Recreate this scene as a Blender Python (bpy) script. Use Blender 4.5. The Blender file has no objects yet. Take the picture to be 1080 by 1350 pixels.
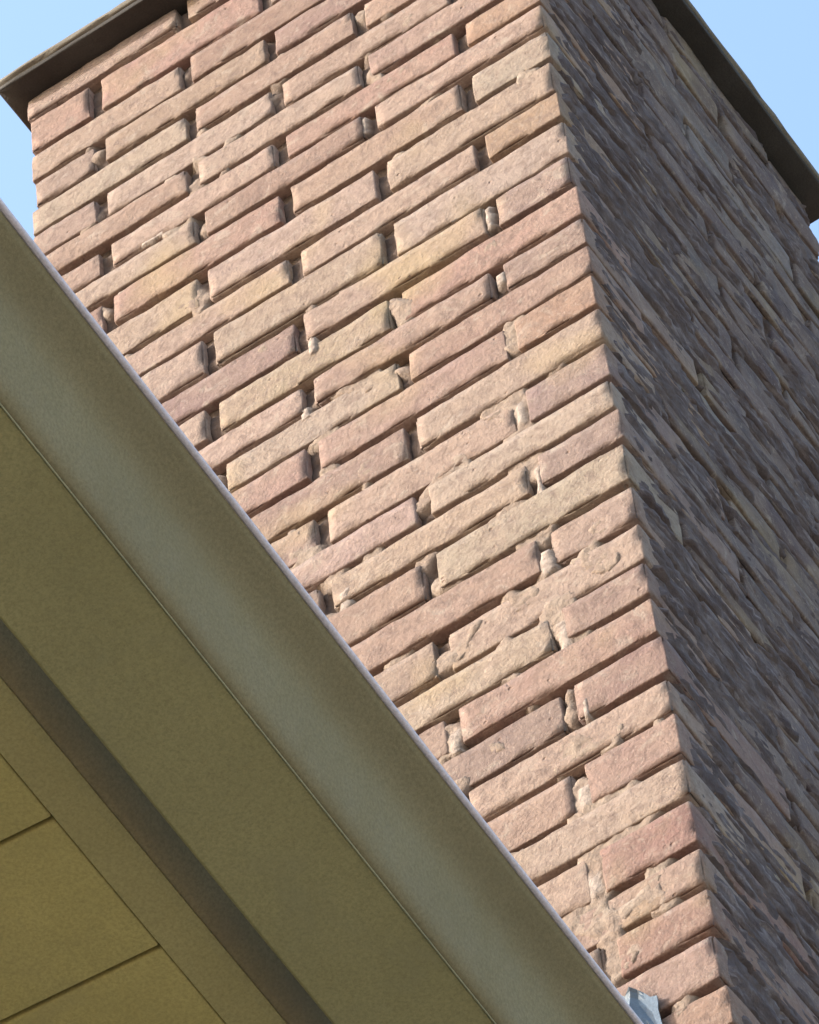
import bpy, math, random
from mathutils import Matrix, Vector, noise as mn
random.seed(11)
S = bpy.context.scene
GZ = 6.68            # height of the chimney's reference level above the ground

# ------------------------------------------------------------------ camera, sky, sun
cam_d = bpy.data.cameras.new('camera'); cam = bpy.data.objects.new('camera', cam_d)
S.collection.objects.link(cam); S.camera = cam
cam_d.sensor_fit = 'VERTICAL'; cam_d.sensor_height = 24.0; cam_d.sensor_width = 19.2
cam_d.lens = 135.333; cam_d.clip_start = 0.05; cam_d.clip_end = 5000
CR = ((0.829685, 0.493583, 0.260765), (0.553532, -0.666934, -0.498799), (-0.072286, 0.558188, -0.826559))
M = Matrix((CR[0], CR[1], CR[2])).to_4x4()
M.translation = Vector((1.353159, -3.089445, -5.081574 + GZ))
cam.matrix_world = M

SUN_EL, SUN_AZ = 25.0, 237.0      # azimuth clockwise from +Y
w = bpy.data.worlds.new('World'); S.world = w; w.use_nodes = True
nt = w.node_tree; bg = nt.nodes['Background']
sky = nt.nodes.new('ShaderNodeTexSky'); sky.sky_type = 'NISHITA'; sky.sun_disc = False
sky.sun_elevation = math.radians(SUN_EL); sky.sun_rotation = math.radians(SUN_AZ)
sky.air_density = 1.45; sky.dust_density = 4.5; sky.ozone_density = 3.0
nt.links.new(sky.outputs[0], bg.inputs[0]); bg.inputs[1].default_value = 0.15
sd = bpy.data.lights.new('sun', 'SUN'); sun = bpy.data.objects.new('sun', sd); S.collection.objects.link(sun)
sd.energy = 2.0; sd.angle = math.radians(0.6); sd.color = (1.0, 0.965, 0.925)
el, az = math.radians(SUN_EL), math.radians(SUN_AZ)
sdir = Vector((math.sin(az)*math.cos(el), math.cos(az)*math.cos(el), math.sin(el)))
sun.rotation_euler = sdir.to_track_quat('Z', 'Y').to_euler(); sun.location = sdir*30
vs = S.view_settings; vs.view_transform = 'Standard'; vs.look = 'None'; vs.gamma = 1; vs.use_curve_mapping = False
vs.exposure = 1.85

# ------------------------------------------------------------------ helpers
def N(p, s, off=0.0): return mn.noise(Vector((p[0]*s+off, p[1]*s+off*1.7, p[2]*s-off)))
def sm(a, b, x):
    t = min(1, max(0, (x-a)/(b-a))); return t*t*(3-2*t)
def mesh(name, verts, faces, mat, smooth=False):
    me = bpy.data.meshes.new(name); me.from_pydata([tuple(v) for v in verts], [], faces); me.update()
    if smooth: me.polygons.foreach_set('use_smooth', [True]*len(me.polygons))
    if mat: me.materials.append(mat)
    return me
def link(name, me, parent=None, **kw):
    o = bpy.data.objects.new(name, me); S.collection.objects.link(o)
    if parent: o.parent = parent
    for k, v in kw.items(): o[k] = v
    return o
def thing(name, loc, label, cat, rz=0):
    o = link(name, None, label=label, category=cat); o.location = loc; o.rotation_euler = (0, 0, rz); return o
def boxvf(x0, x1, y0, y1, z0, z1):
    v = [(x, y, z) for x in (x0, x1) for y in (y0, y1) for z in (z0, z1)]
    f = [(0, 1, 3, 2), (4, 6, 7, 5), (0, 4, 5, 1), (2, 3, 7, 6), (0, 2, 6, 4), (1, 5, 7, 3)]
    return v, f
def axis(L, r, step):
    n = max(2, round((L-2*r)/step)); inner = [r+(L-2*r)*i/n for i in range(n+1)]
    return [0, r*.25, r*.6]+inner+[L-r*.6, L-r*.25, L]
def rbox(x0, x1, y0, y1, z0, z1, r=.005, step=.012, amp=.0015, seed=0.0, chip=.006, fr=1.0, an=1.0):
    """box with rounded, chipped edges and an uneven surface"""
    X, Y, Z = axis(x1-x0, r, step), axis(y1-y0, r, step*1.6), axis(z1-z0, r, step)
    idx, V, F = {}, [], []
    def vid(i, j, k):
        key = (i, j, k)
        if key not in idx: idx[key] = len(V); V.append(Vector((x0+X[i], y0+Y[j], z0+Z[k])))
        return idx[key]
    nx, ny, nz = len(X)-1, len(Y)-1, len(Z)-1
    for i in range(nx):
        for k in range(nz):
            F.append((vid(i, 0, k), vid(i+1, 0, k), vid(i+1, 0, k+1), vid(i, 0, k+1)))
            F.append((vid(i, ny, k), vid(i, ny, k+1), vid(i+1, ny, k+1), vid(i+1, ny, k)))
    for j in range(ny):
        for k in range(nz):
            F.append((vid(0, j, k), vid(0, j, k+1), vid(0, j+1, k+1), vid(0, j+1, k)))
            F.append((vid(nx, j, k), vid(nx, j+1, k), vid(nx, j+1, k+1), vid(nx, j, k+1)))
    for i in range(nx):
        for j in range(ny):
            F.append((vid(i, j, 0), vid(i, j+1, 0), vid(i+1, j+1, 0), vid(i+1, j, 0)))
            F.append((vid(i, j, nz), vid(i+1, j, nz), vid(i+1, j+1, nz), vid(i, j+1, nz)))
    out = []
    lo, hi = Vector((x0+r, y0+r, z0+r)), Vector((x1-r, y1-r, z1-r))
    for p in V:
        c = Vector((min(hi[t], max(lo[t], p[t])) for t in range(3)))
        d = p-c; n = d.normalized() if d.length > 1e-9 else Vector((0, 0, 0))
        q = c+n*r
        edge = sum(1 for t in range(3) if abs(d[t]) > 1e-6)
        q0 = q; q = Vector((q.x, q.y*an, q.z))
        a = amp*(N(q, 28*fr, seed)+.55*N(q, 75*fr, seed+3)+.35*N(q, 160*fr, seed+9))
        ch = 0
        if edge >= 2: ch = chip*max(0, N(q, 34*fr, seed+21)-.05)*1.6*(1.4 if edge == 3 else 1)
        out.append(q0+n*(a-ch))
    return out, F

# ------------------------------------------------------------------ materials
def newmat(name):
    m = bpy.data.materials.new(name); m.use_nodes = True; t = m.node_tree
    return m, t, t.nodes, t.links, t.nodes['Principled BSDF']
def noise_n(t, scale, detail=4, rough=.6, vec=None, dist=0):
    n = t.nodes.new('ShaderNodeTexNoise'); n.inputs['Scale'].default_value = scale; n.inputs['Detail'].default_value = detail
    n.inputs['Roughness'].default_value = rough; n.inputs['Distortion'].default_value = dist
    if vec: t.links.new(vec, n.inputs['Vector'])
    return n.outputs['Fac']
def ramp(t, fac, stops):
    r = t.nodes.new('ShaderNodeValToRGB'); e = r.color_ramp.elements
    while len(e) < len(stops): e.new(.5)
    for i, (p, c) in enumerate(stops):
        e[i].position = p; e[i].color = (c, c, c, 1) if not hasattr(c, '__len__') else (*c, 1)
    t.links.new(fac, r.inputs[0]); return r.outputs[0]
def mix(t, fac, a, b, mode='MIX'):
    m = t.nodes.new('ShaderNodeMix'); m.data_type = 'RGBA'; m.blend_type = mode
    for s, v in ((0, fac), (6, a), (7, b)):
        if hasattr(v, 'links') or isinstance(v, bpy.types.NodeSocket): t.links.new(v, m.inputs[s])
        elif s == 0: m.inputs[0].default_value = v
        else: m.inputs[s].default_value = (*v, 1)
    return m.outputs[2]
def mth(t, op, a, b=None):
    m = t.nodes.new('ShaderNodeMath'); m.operation = op
    for i, v in enumerate((a, b)):
        if v is None: continue
        if isinstance(v, bpy.types.NodeSocket): t.links.new(v, m.inputs[i])
        else: m.inputs[i].default_value = v
    return m.outputs[0]
def bump(t, h, bs, strength, dist, prev=None):
    b = t.nodes.new('ShaderNodeBump'); b.inputs['Strength'].default_value = strength; b.inputs['Distance'].default_value = dist
    t.links.new(h, b.inputs['Height'])
    if prev: t.links.new(prev, b.inputs['Normal'])
    if bs: t.links.new(b.outputs[0], bs.inputs['Normal'])
    return b.outputs[0]
def pos(t):
    return t.nodes.new('ShaderNodeNewGeometry').outputs['Position']

def brick_material():
    m, t, n, l, bs = newmat('old_brick')
    P = pos(t); oi = n.new('ShaderNodeObjectInfo')
    big = noise_n(t, 14, 5, .62, P); fine = noise_n(t, 60, 5, .7, P, .6)
    c = mix(t, ramp(t, big, [(.35, 0), (.68, 1)]), oi.outputs['Color'], (0.2376, 0.1749, 0.1353), 'MIX')
    c = mix(t, .55, oi.outputs['Color'], c)
    c = mix(t, ramp(t, fine, [(.3, .75), (.55, 0)]), c, (0.1122, 0.0759, 0.0647))            # darker burnt blotches
    c = mix(t, ramp(t, noise_n(t, 32, 5, .65, P, 1.0), [(.56, 0), (.72, .75)]), c, (0.264, 0.2178, 0.1782))   # lime wash left on the face
    mp = n.new('ShaderNodeMapping'); mp.inputs['Location'].default_value = (3.1, 1.2, .4); l.new(P, mp.inputs[0])
    c = mix(t, ramp(t, noise_n(t, 5.2, 3, .5, mp.outputs[0]), [(.57, 0), (.72, .55)]), c, (0.264, 0.198, 0.1089))  # ochre staining
    pits = n.new('ShaderNodeTexVoronoi'); pits.inputs['Scale'].default_value = 55; l.new(P, pits.inputs['Vector'])
    pm = ramp(t, pits.outputs['Distance'], [(.06, 1), (.16, 0)])
    sel = ramp(t, noise_n(t, 21, 2, .5, P), [(.56, 0), (.62, 1)])
    pit = mth(t, 'MULTIPLY', pm, sel)
    c = mix(t, mth(t, 'MULTIPLY', pit, .7), c, (.13, .08, .06))
    c = mix(t, mth(t, 'MULTIPLY', ramp(t, noise_n(t, 190, 4, .8, P), [(.36, .6), (.48, 0)]), ramp(t, noise_n(t, 26, 3, .6, P), [(.42, 0), (.6, 1)])), c, (.09, .062, .05))
    c = mix(t, ramp(t, noise_n(t, 150, 4, .8, mp.outputs[0]), [(.56, 0), (.7, .45)]), c, (.33, .27, .225))
    l.new(c, bs.inputs['Base Color']); bs.inputs['Roughness'].default_value = .92; bs.inputs['Specular IOR Level'].default_value = .25
    b1 = bump(t, noise_n(t, 240, 4, .7, P), None, .8, .0022)
    b2 = bump(t, noise_n(t, 70, 4, .6, P), None, .5, .004, b1)
    b3 = bump(t, mth(t, 'SUBTRACT', 1.0, pit), bs, .6, .003, b2)
    return m
def mortar_material():
    m, t, n, l, bs = newmat('lime_mortar'); P = pos(t)
    at = n.new('ShaderNodeAttribute'); at.attribute_name = 'smear'
    sep = n.new('ShaderNodeSeparateColor'); l.new(at.outputs['Color'], sep.inputs[0])
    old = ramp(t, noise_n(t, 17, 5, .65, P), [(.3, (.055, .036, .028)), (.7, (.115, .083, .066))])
    new = ramp(t, noise_n(t, 17, 5, .65, P), [(.3, (0.1782, 0.132, 0.1056)), (.5, (0.2244, 0.1716, 0.1353)), (.7, (0.264, 0.2145, 0.1716))])
    shaded = ramp(t, noise_n(t, 25, 5, .65, P), [(.35, (.062, .048, .049)), (.5, (.096, .077, .078)), (.7, (.155, .13, .13))])  # mortar coat of the unlit side, its shade painted into the colour
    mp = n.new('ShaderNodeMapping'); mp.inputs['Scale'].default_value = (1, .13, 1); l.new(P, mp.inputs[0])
    shaded = mix(t, ramp(t, noise_n(t, 70, 4, .65, mp.outputs[0]), [(.40, .75), (.52, 0)]), shaded, (.062, .047, .05))
    shaded = mix(t, ramp(t, noise_n(t, 95, 4, .6, mp.outputs[0], .3), [(.54, 0), (.68, .8)]), shaded, (.21, .18, .187))
    new = mix(t, sep.outputs[1], new, shaded)
    new = mix(t, sep.outputs[2], new, (.285, .235, .20))
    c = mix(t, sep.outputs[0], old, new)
    c = mix(t, ramp(t, noise_n(t, 90, 4, .7, P), [(.35, .5), (.55, 0)]), c, (0.0858, 0.0627, 0.0528))
    l.new(c, bs.inputs['Base Color']); bs.inputs['Roughness'].default_value = .95; bs.inputs['Specular IOR Level'].default_value = .2
    b1 = bump(t, noise_n(t, 260, 4, .7, P), None, .6, .002)
    bump(t, noise_n(t, 80, 4, .7, P), bs, .6, .005, b1)
    return m
def paint(name, col, rough=.4, var=.06, peel=.0, spec=.5, blot=None):
    m, t, n, l, bs = newmat(name); P = pos(t)
    lo = tuple(v*(1-var) for v in col); hi = tuple(v*(1+var) for v in col)
    c = ramp(t, noise_n(t, 7, 5, .6, P), [(.3, lo), (.7, hi)])
    c = mix(t, ramp(t, noise_n(t, 380, 3, .75, P), [(.30, .65), (.62, 0)]), c, tuple(v*.6 for v in col))
    if blot: c = mix(t, ramp(t, noise_n(t, 11, 4, .6, P, .8), [(.52, 0), (.75, .5)]), c, blot)
    l.new(c, bs.inputs['Base Color']); bs.inputs['Specular IOR Level'].default_value = spec
    r = ramp(t, noise_n(t, 40, 4, .6, P), [(.3, rough*.85), (.7, min(1, rough*1.2))]); l.new(r, bs.inputs['Roughness'])
    b1 = bump(t, noise_n(t, 330, 3, .6, P), None, .5, .001)
    bump(t, noise_n(t, 26, 3, .5, P), bs, .22, .004, b1)
    return m
MB_, MM = brick_material(), mortar_material()
M_GUT = paint('olive_gutter_paint', (.235, .20, .12), .75, .07, spec=.12, blot=(.22, .19, .12))
M_FAS = paint('olive_fascia_paint', (.325, .282, .14), .75, .08, spec=.2, blot=(.26, .232, .135))
M_SOF = paint('ochre_soffit_paint', (.47, .375, .145), .8, .10, spec=.2, blot=(.33, .265, .125))
M_TRI = paint('brown_trim_paint', (.40, .325, .145), .75, .08, spec=.25)
M_LIP = paint('pale_metal_rim', (.62, .55, .60), .45, .05)
M_LEAD = paint('zinc_flashing', (.10, .135, .175), .5, .25, spec=.35, blot=(.05, .06, .06))
M_CAP = paint('cap_stone', (.15, .132, .105), .9, .15, spec=.2, blot=(.09, .085, .07))
M_CAPSH = paint('shaded_cap_underside', (.042, .037, .032), .85, .2, spec=.2)  # near-black colour standing in for the shade under the cap
M_COV = paint('shaded_cove_paint', (.27, .21, .125), .9, .12, spec=.05, blot=(.20, .15, .10))  # darker than the trim, painting the shadow gap behind the fascia board
M_WALL = paint('ochre_plaster', (.5, .42, .28), .9, .06, spec=.2)
M_TILE = paint('terracotta', (.36, .17, .10), .9, .15, spec=.2)
M_GRD = paint('pale_paving', (.33, .30, .25), .9, .1, spec=.2)

# ------------------------------------------------------------------ ground
g = link('ground', mesh('ground', [(-600, -600, 0), (600, -600, 0), (600, 600, 0), (-600, 600, 0)], [(0, 1, 2, 3)], M_GRD), kind='structure')

# ------------------------------------------------------------------ house with its eave (local frame: y along the eave, x outwards)
YAW = math.atan(.040)
house = thing('house', (.200, -1.05, 0), 'house with olive painted eave, rounded gutter and ochre soffit at lower left', 'house', YAW)
EZ = GZ-1.745
Y0, Y1 = -2.6, 4.6
def extrude(name, prof, mat, parent, y0=Y0, y1=Y1, closed=True, smooth=True, ny=40, wav=0.0006):
    V, F = [], []; n = len(prof)
    for j in range(ny+1):
        y = y0+(y1-y0)*j/ny
        dx, dz = wav*mn.noise(Vector((y*3, 1, 2))), wav*mn.noise(Vector((y*3, 5, 7)))
        for (x, z) in prof: V.append((x+dx, y, z+dz))
    for j in range(ny):
        for i in range(n if closed else n-1):
            a, b = j*n+i, j*n+(i+1) % n
            F.append((a, b, b+n, a+n))
    if closed: F += [tuple(range(n)), tuple(reversed([ny*n+i for i in range(n)]))]
    me = mesh(name, V, F, mat, smooth)
    return link(name, me, parent)
def bez(p0, p1, p2, p3, n=8):
    out = []
    for i in range(n+1):
        t = i/n; u = 1-t
        out.append(tuple(u**3*p0[k]+3*u*u*t*p1[k]+3*u*t*t*p2[k]+t**3*p3[k] for k in (0, 1)))
    return out
# ogee gutter front: lip -> outward belly -> crease
ogee = bez((-.001, EZ-.002), (-.014, EZ-.010), (-.028, EZ-.013), (-.0340, EZ-.029), 9)[:-1] + \
       bez((-.0340, EZ-.029), (-.0385, EZ-.043), (-.0425, EZ-.058), (-.0475, EZ-.070), 8)[:-1] + \
       bez((-.0475, EZ-.070), (-.0495, EZ-.075), (-.053, EZ-.0805), (-.058, EZ-.082), 5)
inner = [(-.062, EZ-.079), (-.054, EZ-.074), (-.046, EZ-.060), (-.040, EZ-.030), (-.028, EZ-.008), (-.004, EZ+.001)]
gut = extrude('gutter', ogee+inner, M_GUT, house, ny=60)
# rolled metal rim
rim = [(.0008+.0029*math.cos(a*math.pi/5), EZ+.0012+.0029*math.sin(a*math.pi/5)) for a in range(10)]
extrude('rim', list(reversed(rim)), M_LIP, gut, ny=60, wav=.0012)
# thin bead on the crease
bead = [(-.0588+.0008*math.cos(a*math.pi/4), EZ-.0818+.0008*math.sin(a*math.pi/4)) for a in range(8)]
extrude('crease_bead', list(reversed(bead)), paint('worn_edge_paint', (.30, .28, .17), .5, .2), gut, ny=60, wav=.0008)
# flat board under the gutter
extrude('fascia_board', [(-.0602, EZ-.081), (-.0602, EZ-.055), (-.157, EZ-.050), (-.157, EZ-.079), (-.1545, EZ-.0815)], M_FAS, house, smooth=False, ny=60)
# cove and trim strip
SZ = EZ-.045
cove = bez((-.1575, SZ+.036), (-.164, SZ+.036), (-.172, SZ+.004), (-.196, SZ-.003), 12)
extrude('cove_trim', cove+[(-.1965, SZ+.02), (-.1575, SZ+.045)], M_COV, house, smooth=True, ny=50)
extrude('trim_board', [(-.1965, SZ-.0032), (-.2030, SZ-.0058), (-.2312, SZ-.0068), (-.2315, SZ+.02), (-.1970, SZ+.02)], M_TRI, house, smooth=False, ny=50)
# soffit panels, one by one
PW = .1405; slope = math.tan(math.radians(4.0))
v, f = rbox(-.66, 0, 0, PW-.0035, 0, .018, r=.0022, step=.05, amp=.0003, chip=0)
v = [(p[0], p[1], p[2]+(-p[0])*slope) for p in v]
pm = mesh('soffit_panel', v, f, M_SOF, True)
yj = -.889+1.05
k0 = math.ceil((Y0-yj)/PW)
k = k0
while yj+(k+1)*PW < Y1:
    o = link('soffit_panel', pm, house); o.location = (-.2325, yj+k*PW+.00175, SZ-.006+random.uniform(-.0006, .0006)); k += 1
# dark backing above the panels, wall, roof deck
v, f = boxvf(-.95, -.06, Y0, Y1, EZ+.035, EZ+.06); link('eave_deck', mesh('eave_deck', v, f, M_TRI), house)
v, f = boxvf(-7, -.86, Y0, Y1, 0, EZ+.03); link('wall', mesh('wall', v, f, M_WALL), house)
def rz(x): return EZ+.065+(-x)*math.tan(math.radians(15))
V = [(-.03, Y0, rz(-.03)), (-.03, Y1, rz(-.03)), (-4, Y1, rz(-4)), (-4, Y0, rz(-4)), (-8, Y0, rz(0)), (-8, Y1, rz(0)),
     (-.06, Y0, EZ+.061), (-.06, Y1, EZ+.061), (-8, Y0, EZ+.061), (-8, Y1, EZ+.061)]
link('roof', mesh('roof', V, [(0, 1, 2, 3), (3, 2, 5, 4), (0, 6, 7, 1), (4, 5, 9, 8), (6, 8, 9, 7), (0, 3, 4, 8, 6), (1, 7, 9, 5, 2)], M_TILE), house)

# ------------------------------------------------------------------ chimney
WA, WB = .735, .735
chim = thing('chimney', (0, 0, GZ), 'tall square brick chimney with thin overhanging cap slab, one side sunlit', 'chimney')
VJ = [1.405, 1.349, 1.267, 1.199, 1.134, 1.071, 1.008, .945, .884, .822, .753, .679, .616, .537, .468, .397, .336, .273, .206,
      .135, .065, .003, -.06, -.136, -.206, -.278, -.343, -.409, -.479, -.542, -.616, -.682, -.757, -.818, -.886, -.961, -1.027]
while VJ[-1] > -1.72: VJ.append(VJ[-1]-random.uniform(.064, .071))
CL = dict(C=(.40, .305, .25), P=(.36, .238, .192), O=(.35, .215, .155), M=(.29, .20, .175), Y=(.37, .278, .215), R=(.285, .18, .15), T=(.36, .255, .21))
PAL = [(CL['P'], 5), (CL['C'], 2.5), (CL['R'], .8), (CL['O'], 1), (CL['T'], 5), (CL['M'], 1)]
PALB = [((.13, .10, .104), 5), ((.175, .142, .144), 3), ((.105, .077, .08), 3), ((.24, .21, .21), .9)]    # bricks of the side away from the sun, its shade put into the tint
# tints noted for single bricks of the sunlit side: (distance along the wall, height): kind
SPOT = [(-0.062, 0.902, 'O'), (-0.041, 0.825, 'C'), (-0.051, 0.649, 'O'), (-0.11, 0.58, 'C'), (-0.042, 0.495, 'M'), (-0.062, 0.448, 'P'), (-0.053, 0.393, 'M'), (-0.073, 0.345, 'P'), (-0.05, 0.197, 'C'), (-0.168, 0.866, 'C'), (-0.165, 0.782, 'P'), (-0.322, 0.703, 'C'), (-0.25, 0.667, 'C'), (-0.157, 0.635, 'Y'), (-0.292, 0.539, 'Y'), (-0.335, 0.515, 'Y'), (-0.377, 0.441, 'Y'), (-0.235, 0.124, 'C'), (-0.147, 0.112, 'Y'), (-0.057, 0.128, 'M'), (-0.057, -0.036, 'M'), (-0.046, -0.104, 'C'), (-0.053, -0.168, 'T'), (-0.044, -0.245, 'C'), (-0.043, -0.314, 'M'), (-0.032, -0.377, 'P'), (-0.049, -0.441, 'R'), (-0.05, -0.517, 'C'), (-0.041, -0.588, 'P'), (-0.064, -0.631, 'C'), (-0.047, -0.705, 'R'), (-0.046, -0.835, 'R'), (-0.035, -0.911, 'P'), (-0.149, -0.448, 'M'), (-0.13, -0.515, 'C'), (-0.181, -0.574, 'T'), (-0.231, -0.452, 'M'), (-0.116, -0.055, 'P'), (-0.172, -0.035, 'C'), (-0.319, 0.066, 'C'), (-0.437, 0.245, 'P'), (-0.544, 0.596, 'C'), (-0.55, 0.701, 'C'), (-0.709, 1.385, 'C'), (-0.687, 1.305, 'P'), (-0.453, 0.321, 'C'), (-0.4, 0.335, 'C'), (-0.539, 1.173, 'P'), (-0.546, 1.286, 'P'), (-0.431, 1.062, 'C'), (-0.446, 0.995, 'C'), (-0.447, 1.182, 'O'), (-0.302, 1.127, 'P'), (-0.183, 0.946, 'P'), (-0.302, 0.968, 'C'), (-0.651, 0.955, 'P'), (-0.575, 0.881, 'C'), (-0.456, 0.817, 'P'), (-0.417, 0.728, 'C'), (-0.525, 0.755, 'T'), (-0.213, 0.605, 'P'), (-0.277, 0.592, 'C'), (-0.185, 0.34, 'P'), (-0.143, 0.461, 'P'), (-0.198, 0.772, 'P'), (-0.292, 0.813, 'P'), (-0.229, 0.187, 'P'), (-0.304, 0.248, 'P'), (-0.406, 0.248, 'P'), (-0.29, 0.174, 'M'), (-0.132, -0.113, 'T'), (-0.182, -0.139, 'P'), (-0.293, -0.099, 'P'), (-0.143, -0.215, 'T'), (-0.264, -0.207, 'T'), (-0.162, -0.307, 'C'), (-0.151, -0.382, 'T')]
def spot(x0, x1, z0, z1):
    for a, v, k in SPOT:
        if x0 <= a <= x1 and z0-.006 <= v <= z1+.006: return tuple(c*.57*random.uniform(.95, 1.05) for c in CL[k])
    return None
def pal(P=None):
    P = P or PAL
    c = random.choices([p[0] for p in P], [p[1] for p in P])[0]
    k = .57*random.uniform(.92, 1.08); return tuple(x*k*random.uniform(.96, 1.04) for x in c)
c_over = {}
def brick(x0, x1, y0, y1, z0, z1, rough, col=None):
    sd_ = random.uniform(-50, 50)
    v, f = rbox(x0, x1, y0, y1, z0, z1, r=random.uniform(.0018, .0030)*(1+.8*rough), step=.0105 if not rough else .0085,
                amp=.0012+.0020*rough, seed=sd_, chip=.009+.006*rough, an=1-.72*rough)
    # slight tilt in the bed
    cx, cy, cz = (x0+x1)/2, (y0+y1)/2, (z0+z1)/2
    tl = random.uniform(-.006, .006)*(1+rough); tw = random.uniform(-.004, .004)
    vv = []
    for p in v:
        dx, dy, dz = p[0]-cx, p[1]-cy, p[2]-cz
        vv.append((dx-tw*dy, dy+tw*dx, dz+tl*(dx if not rough else dy)))
    o = link('brick', mesh('brick', vv, f, MB_, True), chim); o.location = (cx, cy, cz)
    o.color = (*(col or pal()), 1); return o
nb = 0
for i in range(len(VJ)-1):
    z1, z0 = VJ[i], VJ[i+1]
    low = sm(.5, -.3, z1)
    gj = lambda: random.uniform(.0075, .0115)
    zt, zb = z1-gj()*.35, z0+gj()*.65
    if i == 0: zt = z1-.001
    odd = i % 2
    jx = lambda: random.uniform(-.0025, .0025)
    cols = [-WA] + ([-.632, -.372, -.112] if odd else [-.496, -.246]) + [0]
    cols = [cols[0]]+[c+jx() for c in cols[1:-1]]+[cols[-1]]
    n = len(cols)-1
    for q in range(n):
        hw = random.uniform(.007, .0095)
        x0 = cols[q]+(0 if q == 0 else hw); x1 = cols[q+1]-(0 if q == n-1 else hw)
        y0 = random.uniform(-.0022, .0022)
        dep = .11
        if q in (0, n-1) and odd: dep = .235
        if q == n-1: x1 += random.uniform(-.004, .002)
        if q == 0: x0 += random.uniform(-.002, .003)
        brick(x0, x1, y0, dep+y0, zb, zt, 0, spot(x0, x1, zb, zt))
        nb += 1
    rows = [.245, .495, WB] if odd else [.112, .372, .632, WB]
    rows = [rows[0]+jx()]+[r+jx() for r in rows[1:-1]]+[rows[-1]]
    for q in range(len(rows)-1):
        hw = random.uniform(.005, .009)
        y0 = rows[q]+hw; y1 = rows[q+1]-(0 if q == len(rows)-2 else hw)
        x1 = random.uniform(-.003, .002)
        dep = .11 if q < len(rows)-2 or not odd else .235
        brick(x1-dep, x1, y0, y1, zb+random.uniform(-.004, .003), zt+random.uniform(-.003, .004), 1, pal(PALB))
        nb += 1
# mortar: raked joints high up, smeared flush lower down
def nearest_joint(cols, a): return min(abs(a-c) for c in cols)
VV, FF, CC = [], [], []
DABS = [(-0.113, 0.502, 0.007, 0.024, 0.003), (-0.113, 0.096, 0.006, 0.02, 0.003), (-0.104, -0.04, 0.006, 0.026, 0.004), (-0.105, -0.326, 0.006, 0.026, 0.004), (-0.11, -0.188, 0.009, 0.024, 0.003), (-0.115, -0.732, 0.008, 0.016, 0.002), (-0.352, -0.049, 0.009, 0.018, 0.002), (-0.563, 0.894, 0.02, 0.006, 0.002), (-0.608, 0.818, 0.01, 0.006, 0.002), (-0.375, 0.336, 0.008, 0.012, 0.002), (-0.256, 0.857, 0.003, 0.02, 0.001), (-0.358, 0.463, 0.008, 0.018, 0.003), (-0.509, 1.374, 0.005, 0.02, 0.002), (-0.111, 0.369, 0.008, 0.012, 0.003), (-0.244, -0.396, 0.006, 0.02, 0.002), (-0.095, -0.461, 0.006, 0.018, 0.002), (-0.112, -0.592, 0.008, 0.016, 0.002)]   # dabs of pale mortar: position, half width, half height, proud by
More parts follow.
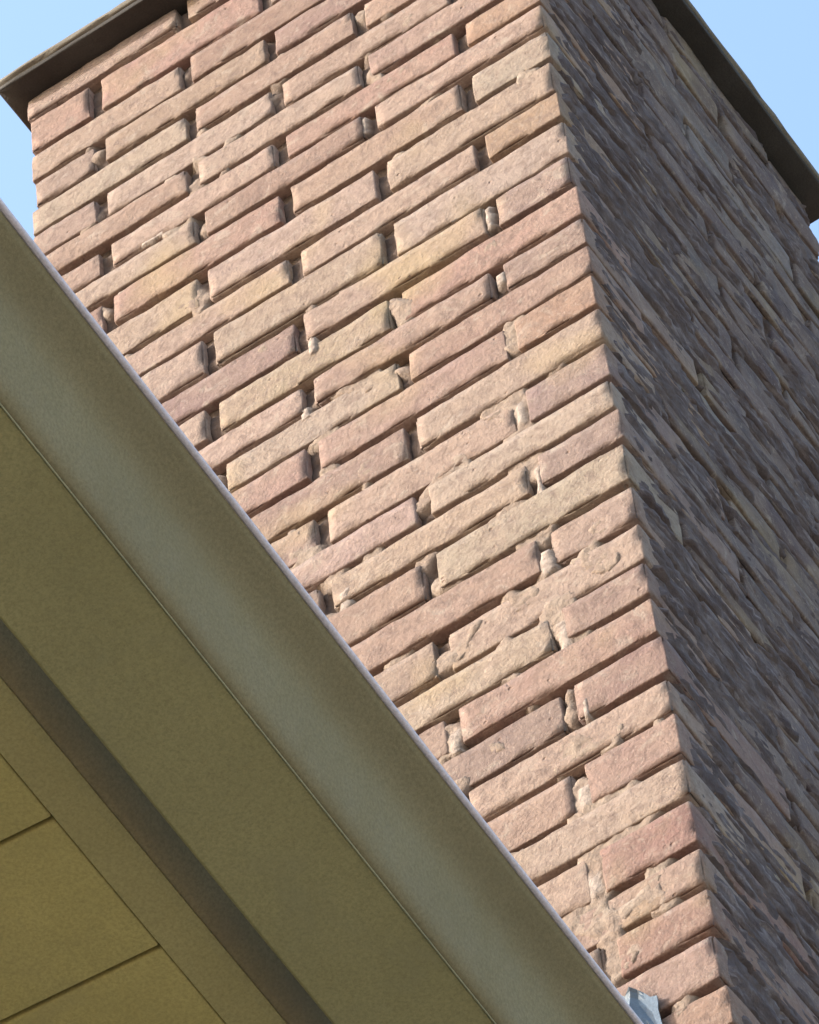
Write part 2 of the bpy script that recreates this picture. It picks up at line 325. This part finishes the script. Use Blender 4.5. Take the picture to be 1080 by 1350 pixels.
def sheet(which):
    L = WA if which == 'A' else WB
    su, sv, e0 = (.0048, .0046, .011) if which == 'A' else (.0075, .0029, .010)
    nu = int((L-.012)/su); nvv = int((VJ[0]-VJ[-1])/sv); base = len(VV)
    for jv in range(nvv+1):
        vz = VJ[-1]+(VJ[0]-.002-VJ[-1])*jv/nvv
        near = sorted(VJ, key=lambda z: abs(z-vz))[:2]
        for iu in range(nu+1):
            u = e0+(L-e0-.011)*iu/nu
            if which == 'A':
                p = (-u, 0, vz)
                low = sm(.75, -.35, vz)
                fill = N(p, 7, 4)*.35+.9*N(p, 26, 8)-.40+.22*low
                edge = min(u, L-u)
                col5 = max(0, 1-abs(u-.112)/.035)*sm(.62, .25, vz)
                perp = max([max(0, 1-abs(u-c)/.022) for c in (.246, .372, .496)])*sm(.25, -.25, vz)
                fill += col5*.55+perp*.30
                if edge < .03: fill -= .5*(1-edge/.03)
                F_ = sm(-.08, .12, fill)
                d = .0150+.0035*N(p, 60, 2)+.002*N(p, 150, 6)
                row = next((t for t in range(len(VJ)-1) if VJ[t] >= vz >= VJ[t+1]), 0)
                if min(abs(u-c) for c in ((.632, .372, .112) if row % 2 else (.496, .246))) < .012 and min(vz-VJ[row+1], VJ[row]-vz) > .009: d -= .0055
                top = .0016+.0016*N(p, 30, 12)+.0024*N(p, 110, 14)
                d = d*(1-F_)+top*F_
                pale = 0
                for (da, dv, wa, wv, h) in DABS:
                    if abs(-u-da) < wa*1.8 and abs(vz-dv) < wv*1.8:
                        e = max(abs(-u-da)/wa, abs(vz-dv)/wv)+.22*N(p, 110, 40)
                        g_ = 1-sm(.85, 1.1, e); d = d*(1-g_)+(-h*.3+.0012*N(p, 120, 41))*g_; pale = max(pale, g_); F_ = max(F_, g_)
                if iu == 0: d = .0128
                VV.append((-u, d, vz)); CC.append((F_, 0, pale, 1))
            else:
                p = (0, u, vz)
                ps = (0, u*.30, vz)
                fill = N(ps, 16, 31)*.8+.9*N(ps, 45, 33)-.04+.42*(1-sm(.2, .3, u))*sm(.006, .03, u)
                F_ = sm(-.12, .15, fill)
                d = .014+.005*N(ps, 60, 22)
                pl = (0, u*.11, vz)
                top = -.0004+.0030*N(ps, 40, 25)+.0050*N(pl, 95, 27)+.0030*N(pl, 210, 28)+.0030*N(p, 130, 29)
                d = d*(1-F_)+top*F_
                # bed joints washed out in broken streaks
                wob = .0028*N((0, u*.5, vz*.3), 20, 51)
                dj = min(abs(vz-z+.002+wob) for z in near)
                on = sm(-.30, .02, N((0, u*.55, vz*2), 14, 53)+.35*N((0, u, vz*2), 50, 54))*(.45 if u < .02 else 1)
                gv = on*(1-sm(.0034, .0078, dj)); d += .020*gv; F_ *= 1-gv
                # small holes
                hn = N((0, u*.6, vz), 52, 57); d += .012*sm(.52, .68, hn)
                d = min(d, .023 if u > .02 else .011)
                if iu == 0: d = .0128
                elif iu == 1: d = max(d, .004)
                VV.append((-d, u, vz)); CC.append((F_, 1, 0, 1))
    for jv in range(nvv):
        for iu in range(nu):
            a = base+jv*(nu+1)+iu
            q = (a, a+1, a+nu+2, a+nu+1)
            FF.append(q if which == 'B' else tuple(reversed(q)))
sheet('A'); sheet('B')
v, f = boxvf(-WA+.013, -.024, .024, WB-.013, VJ[-1]-.3, VJ[0]-.003)
b0 = len(VV); VV += v; FF += [tuple(i+b0 for i in q) for q in f]
v, f = boxvf(-.035, -.0125, .0125, .035, VJ[-1]-.3, VJ[0]-.004)
b0 = len(VV); VV += v; FF += [tuple(i+b0 for i in q) for q in f]
CC += [(0, 0, 0, 1)]*16
mme = mesh('mortar', VV, FF, MM, True)
ca = mme.color_attributes.new('smear', 'FLOAT_COLOR', 'POINT')
ca.data.foreach_set('color', [x for c in CC for x in c])
link('mortar', mme, chim)
# the two faces turned away: plain brickwork in one mesh
RV, RF = [], []
for i in range(len(VJ)-1):
    z1, z0 = VJ[i]-.004, VJ[i+1]+.006
    odd = i % 2
    ys = [.25, .49] if odd else [.125, .37, .61]
    for a, b in zip(ys[:-1], ys[1:]):
        v, f = boxvf(-WA+.001, -WA+.05, a+.009, b-.009, z0, z1); k = len(RV); RV += v; RF += [tuple(t+k for t in q) for q in f]
    xs = [-.61, -.37, -.125] if not odd else [-.49, -.25]
    for a, b in zip(xs[:-1], xs[1:]):
        v, f = boxvf(a+.009, b-.009, WB-.05, WB-.001, z0, z1); k = len(RV); RV += v; RF += [tuple(t+k for t in q) for q in f]
ro = link('rear_brickwork', mesh('rear_brickwork', RV, RF, MB_), chim, kind='stuff'); ro.color = (.42, .26, .2, 1)
# cap slab, with an added dark sheet below it that paints the underside's shade
v, f = rbox(-.761, .031, -.033, .763, 1.409, 1.4195, r=.002, step=.03, amp=.001, seed=7.5, chip=.003, fr=.7)
link('cap_shade_sheet', mesh('cap_shade_sheet', v, f, M_CAPSH, True), chim)
v, f = rbox(-.764, .034, -.036, .766, 1.420, 1.434, r=.004, step=.02, amp=.0018, seed=5.5, chip=.006, fr=.7)
link('cap_slab', mesh('cap_slab', v, f, M_CAP, True), chim)
# zinc flashing corner poking up behind the gutter
FV, FFc = [], []
nu, nv = 12, 30
for j in range(nv+1):
    for i in range(nu+1):
        q = i/nu
        x = -.142+q*.074
        top = -.918-.022*max(0, q-.72)/.28-.012*abs(mn.noise(Vector((q*6, 3, 3))))
        zz = top-(top+1.70)*(j/nv)**1.6
        y = -.020+.012*abs(q-.66)*2+.011*mn.noise(Vector((x*45, zz*22, 1)))+(.006*mn.noise(Vector((x*130, zz*60, 4))) if q > .6 else 0)
        if q > .66: y += .020*(q-.66)/.34
        FV.append((x+.004*mn.noise(Vector((1, zz*40, 2))), min(y, -.006), zz))
for j in range(nv):
    for i in range(nu):
        a = j*(nu+1)+i; FFc.append((a, a+nu+1, a+nu+2, a+1))
fo = link('metal_flashing', mesh('metal_flashing', FV, FFc, M_LEAD), chim)
so = fo.modifiers.new('thickness', 'SOLIDIFY'); so.thickness = .0015
print('bricks', nb)
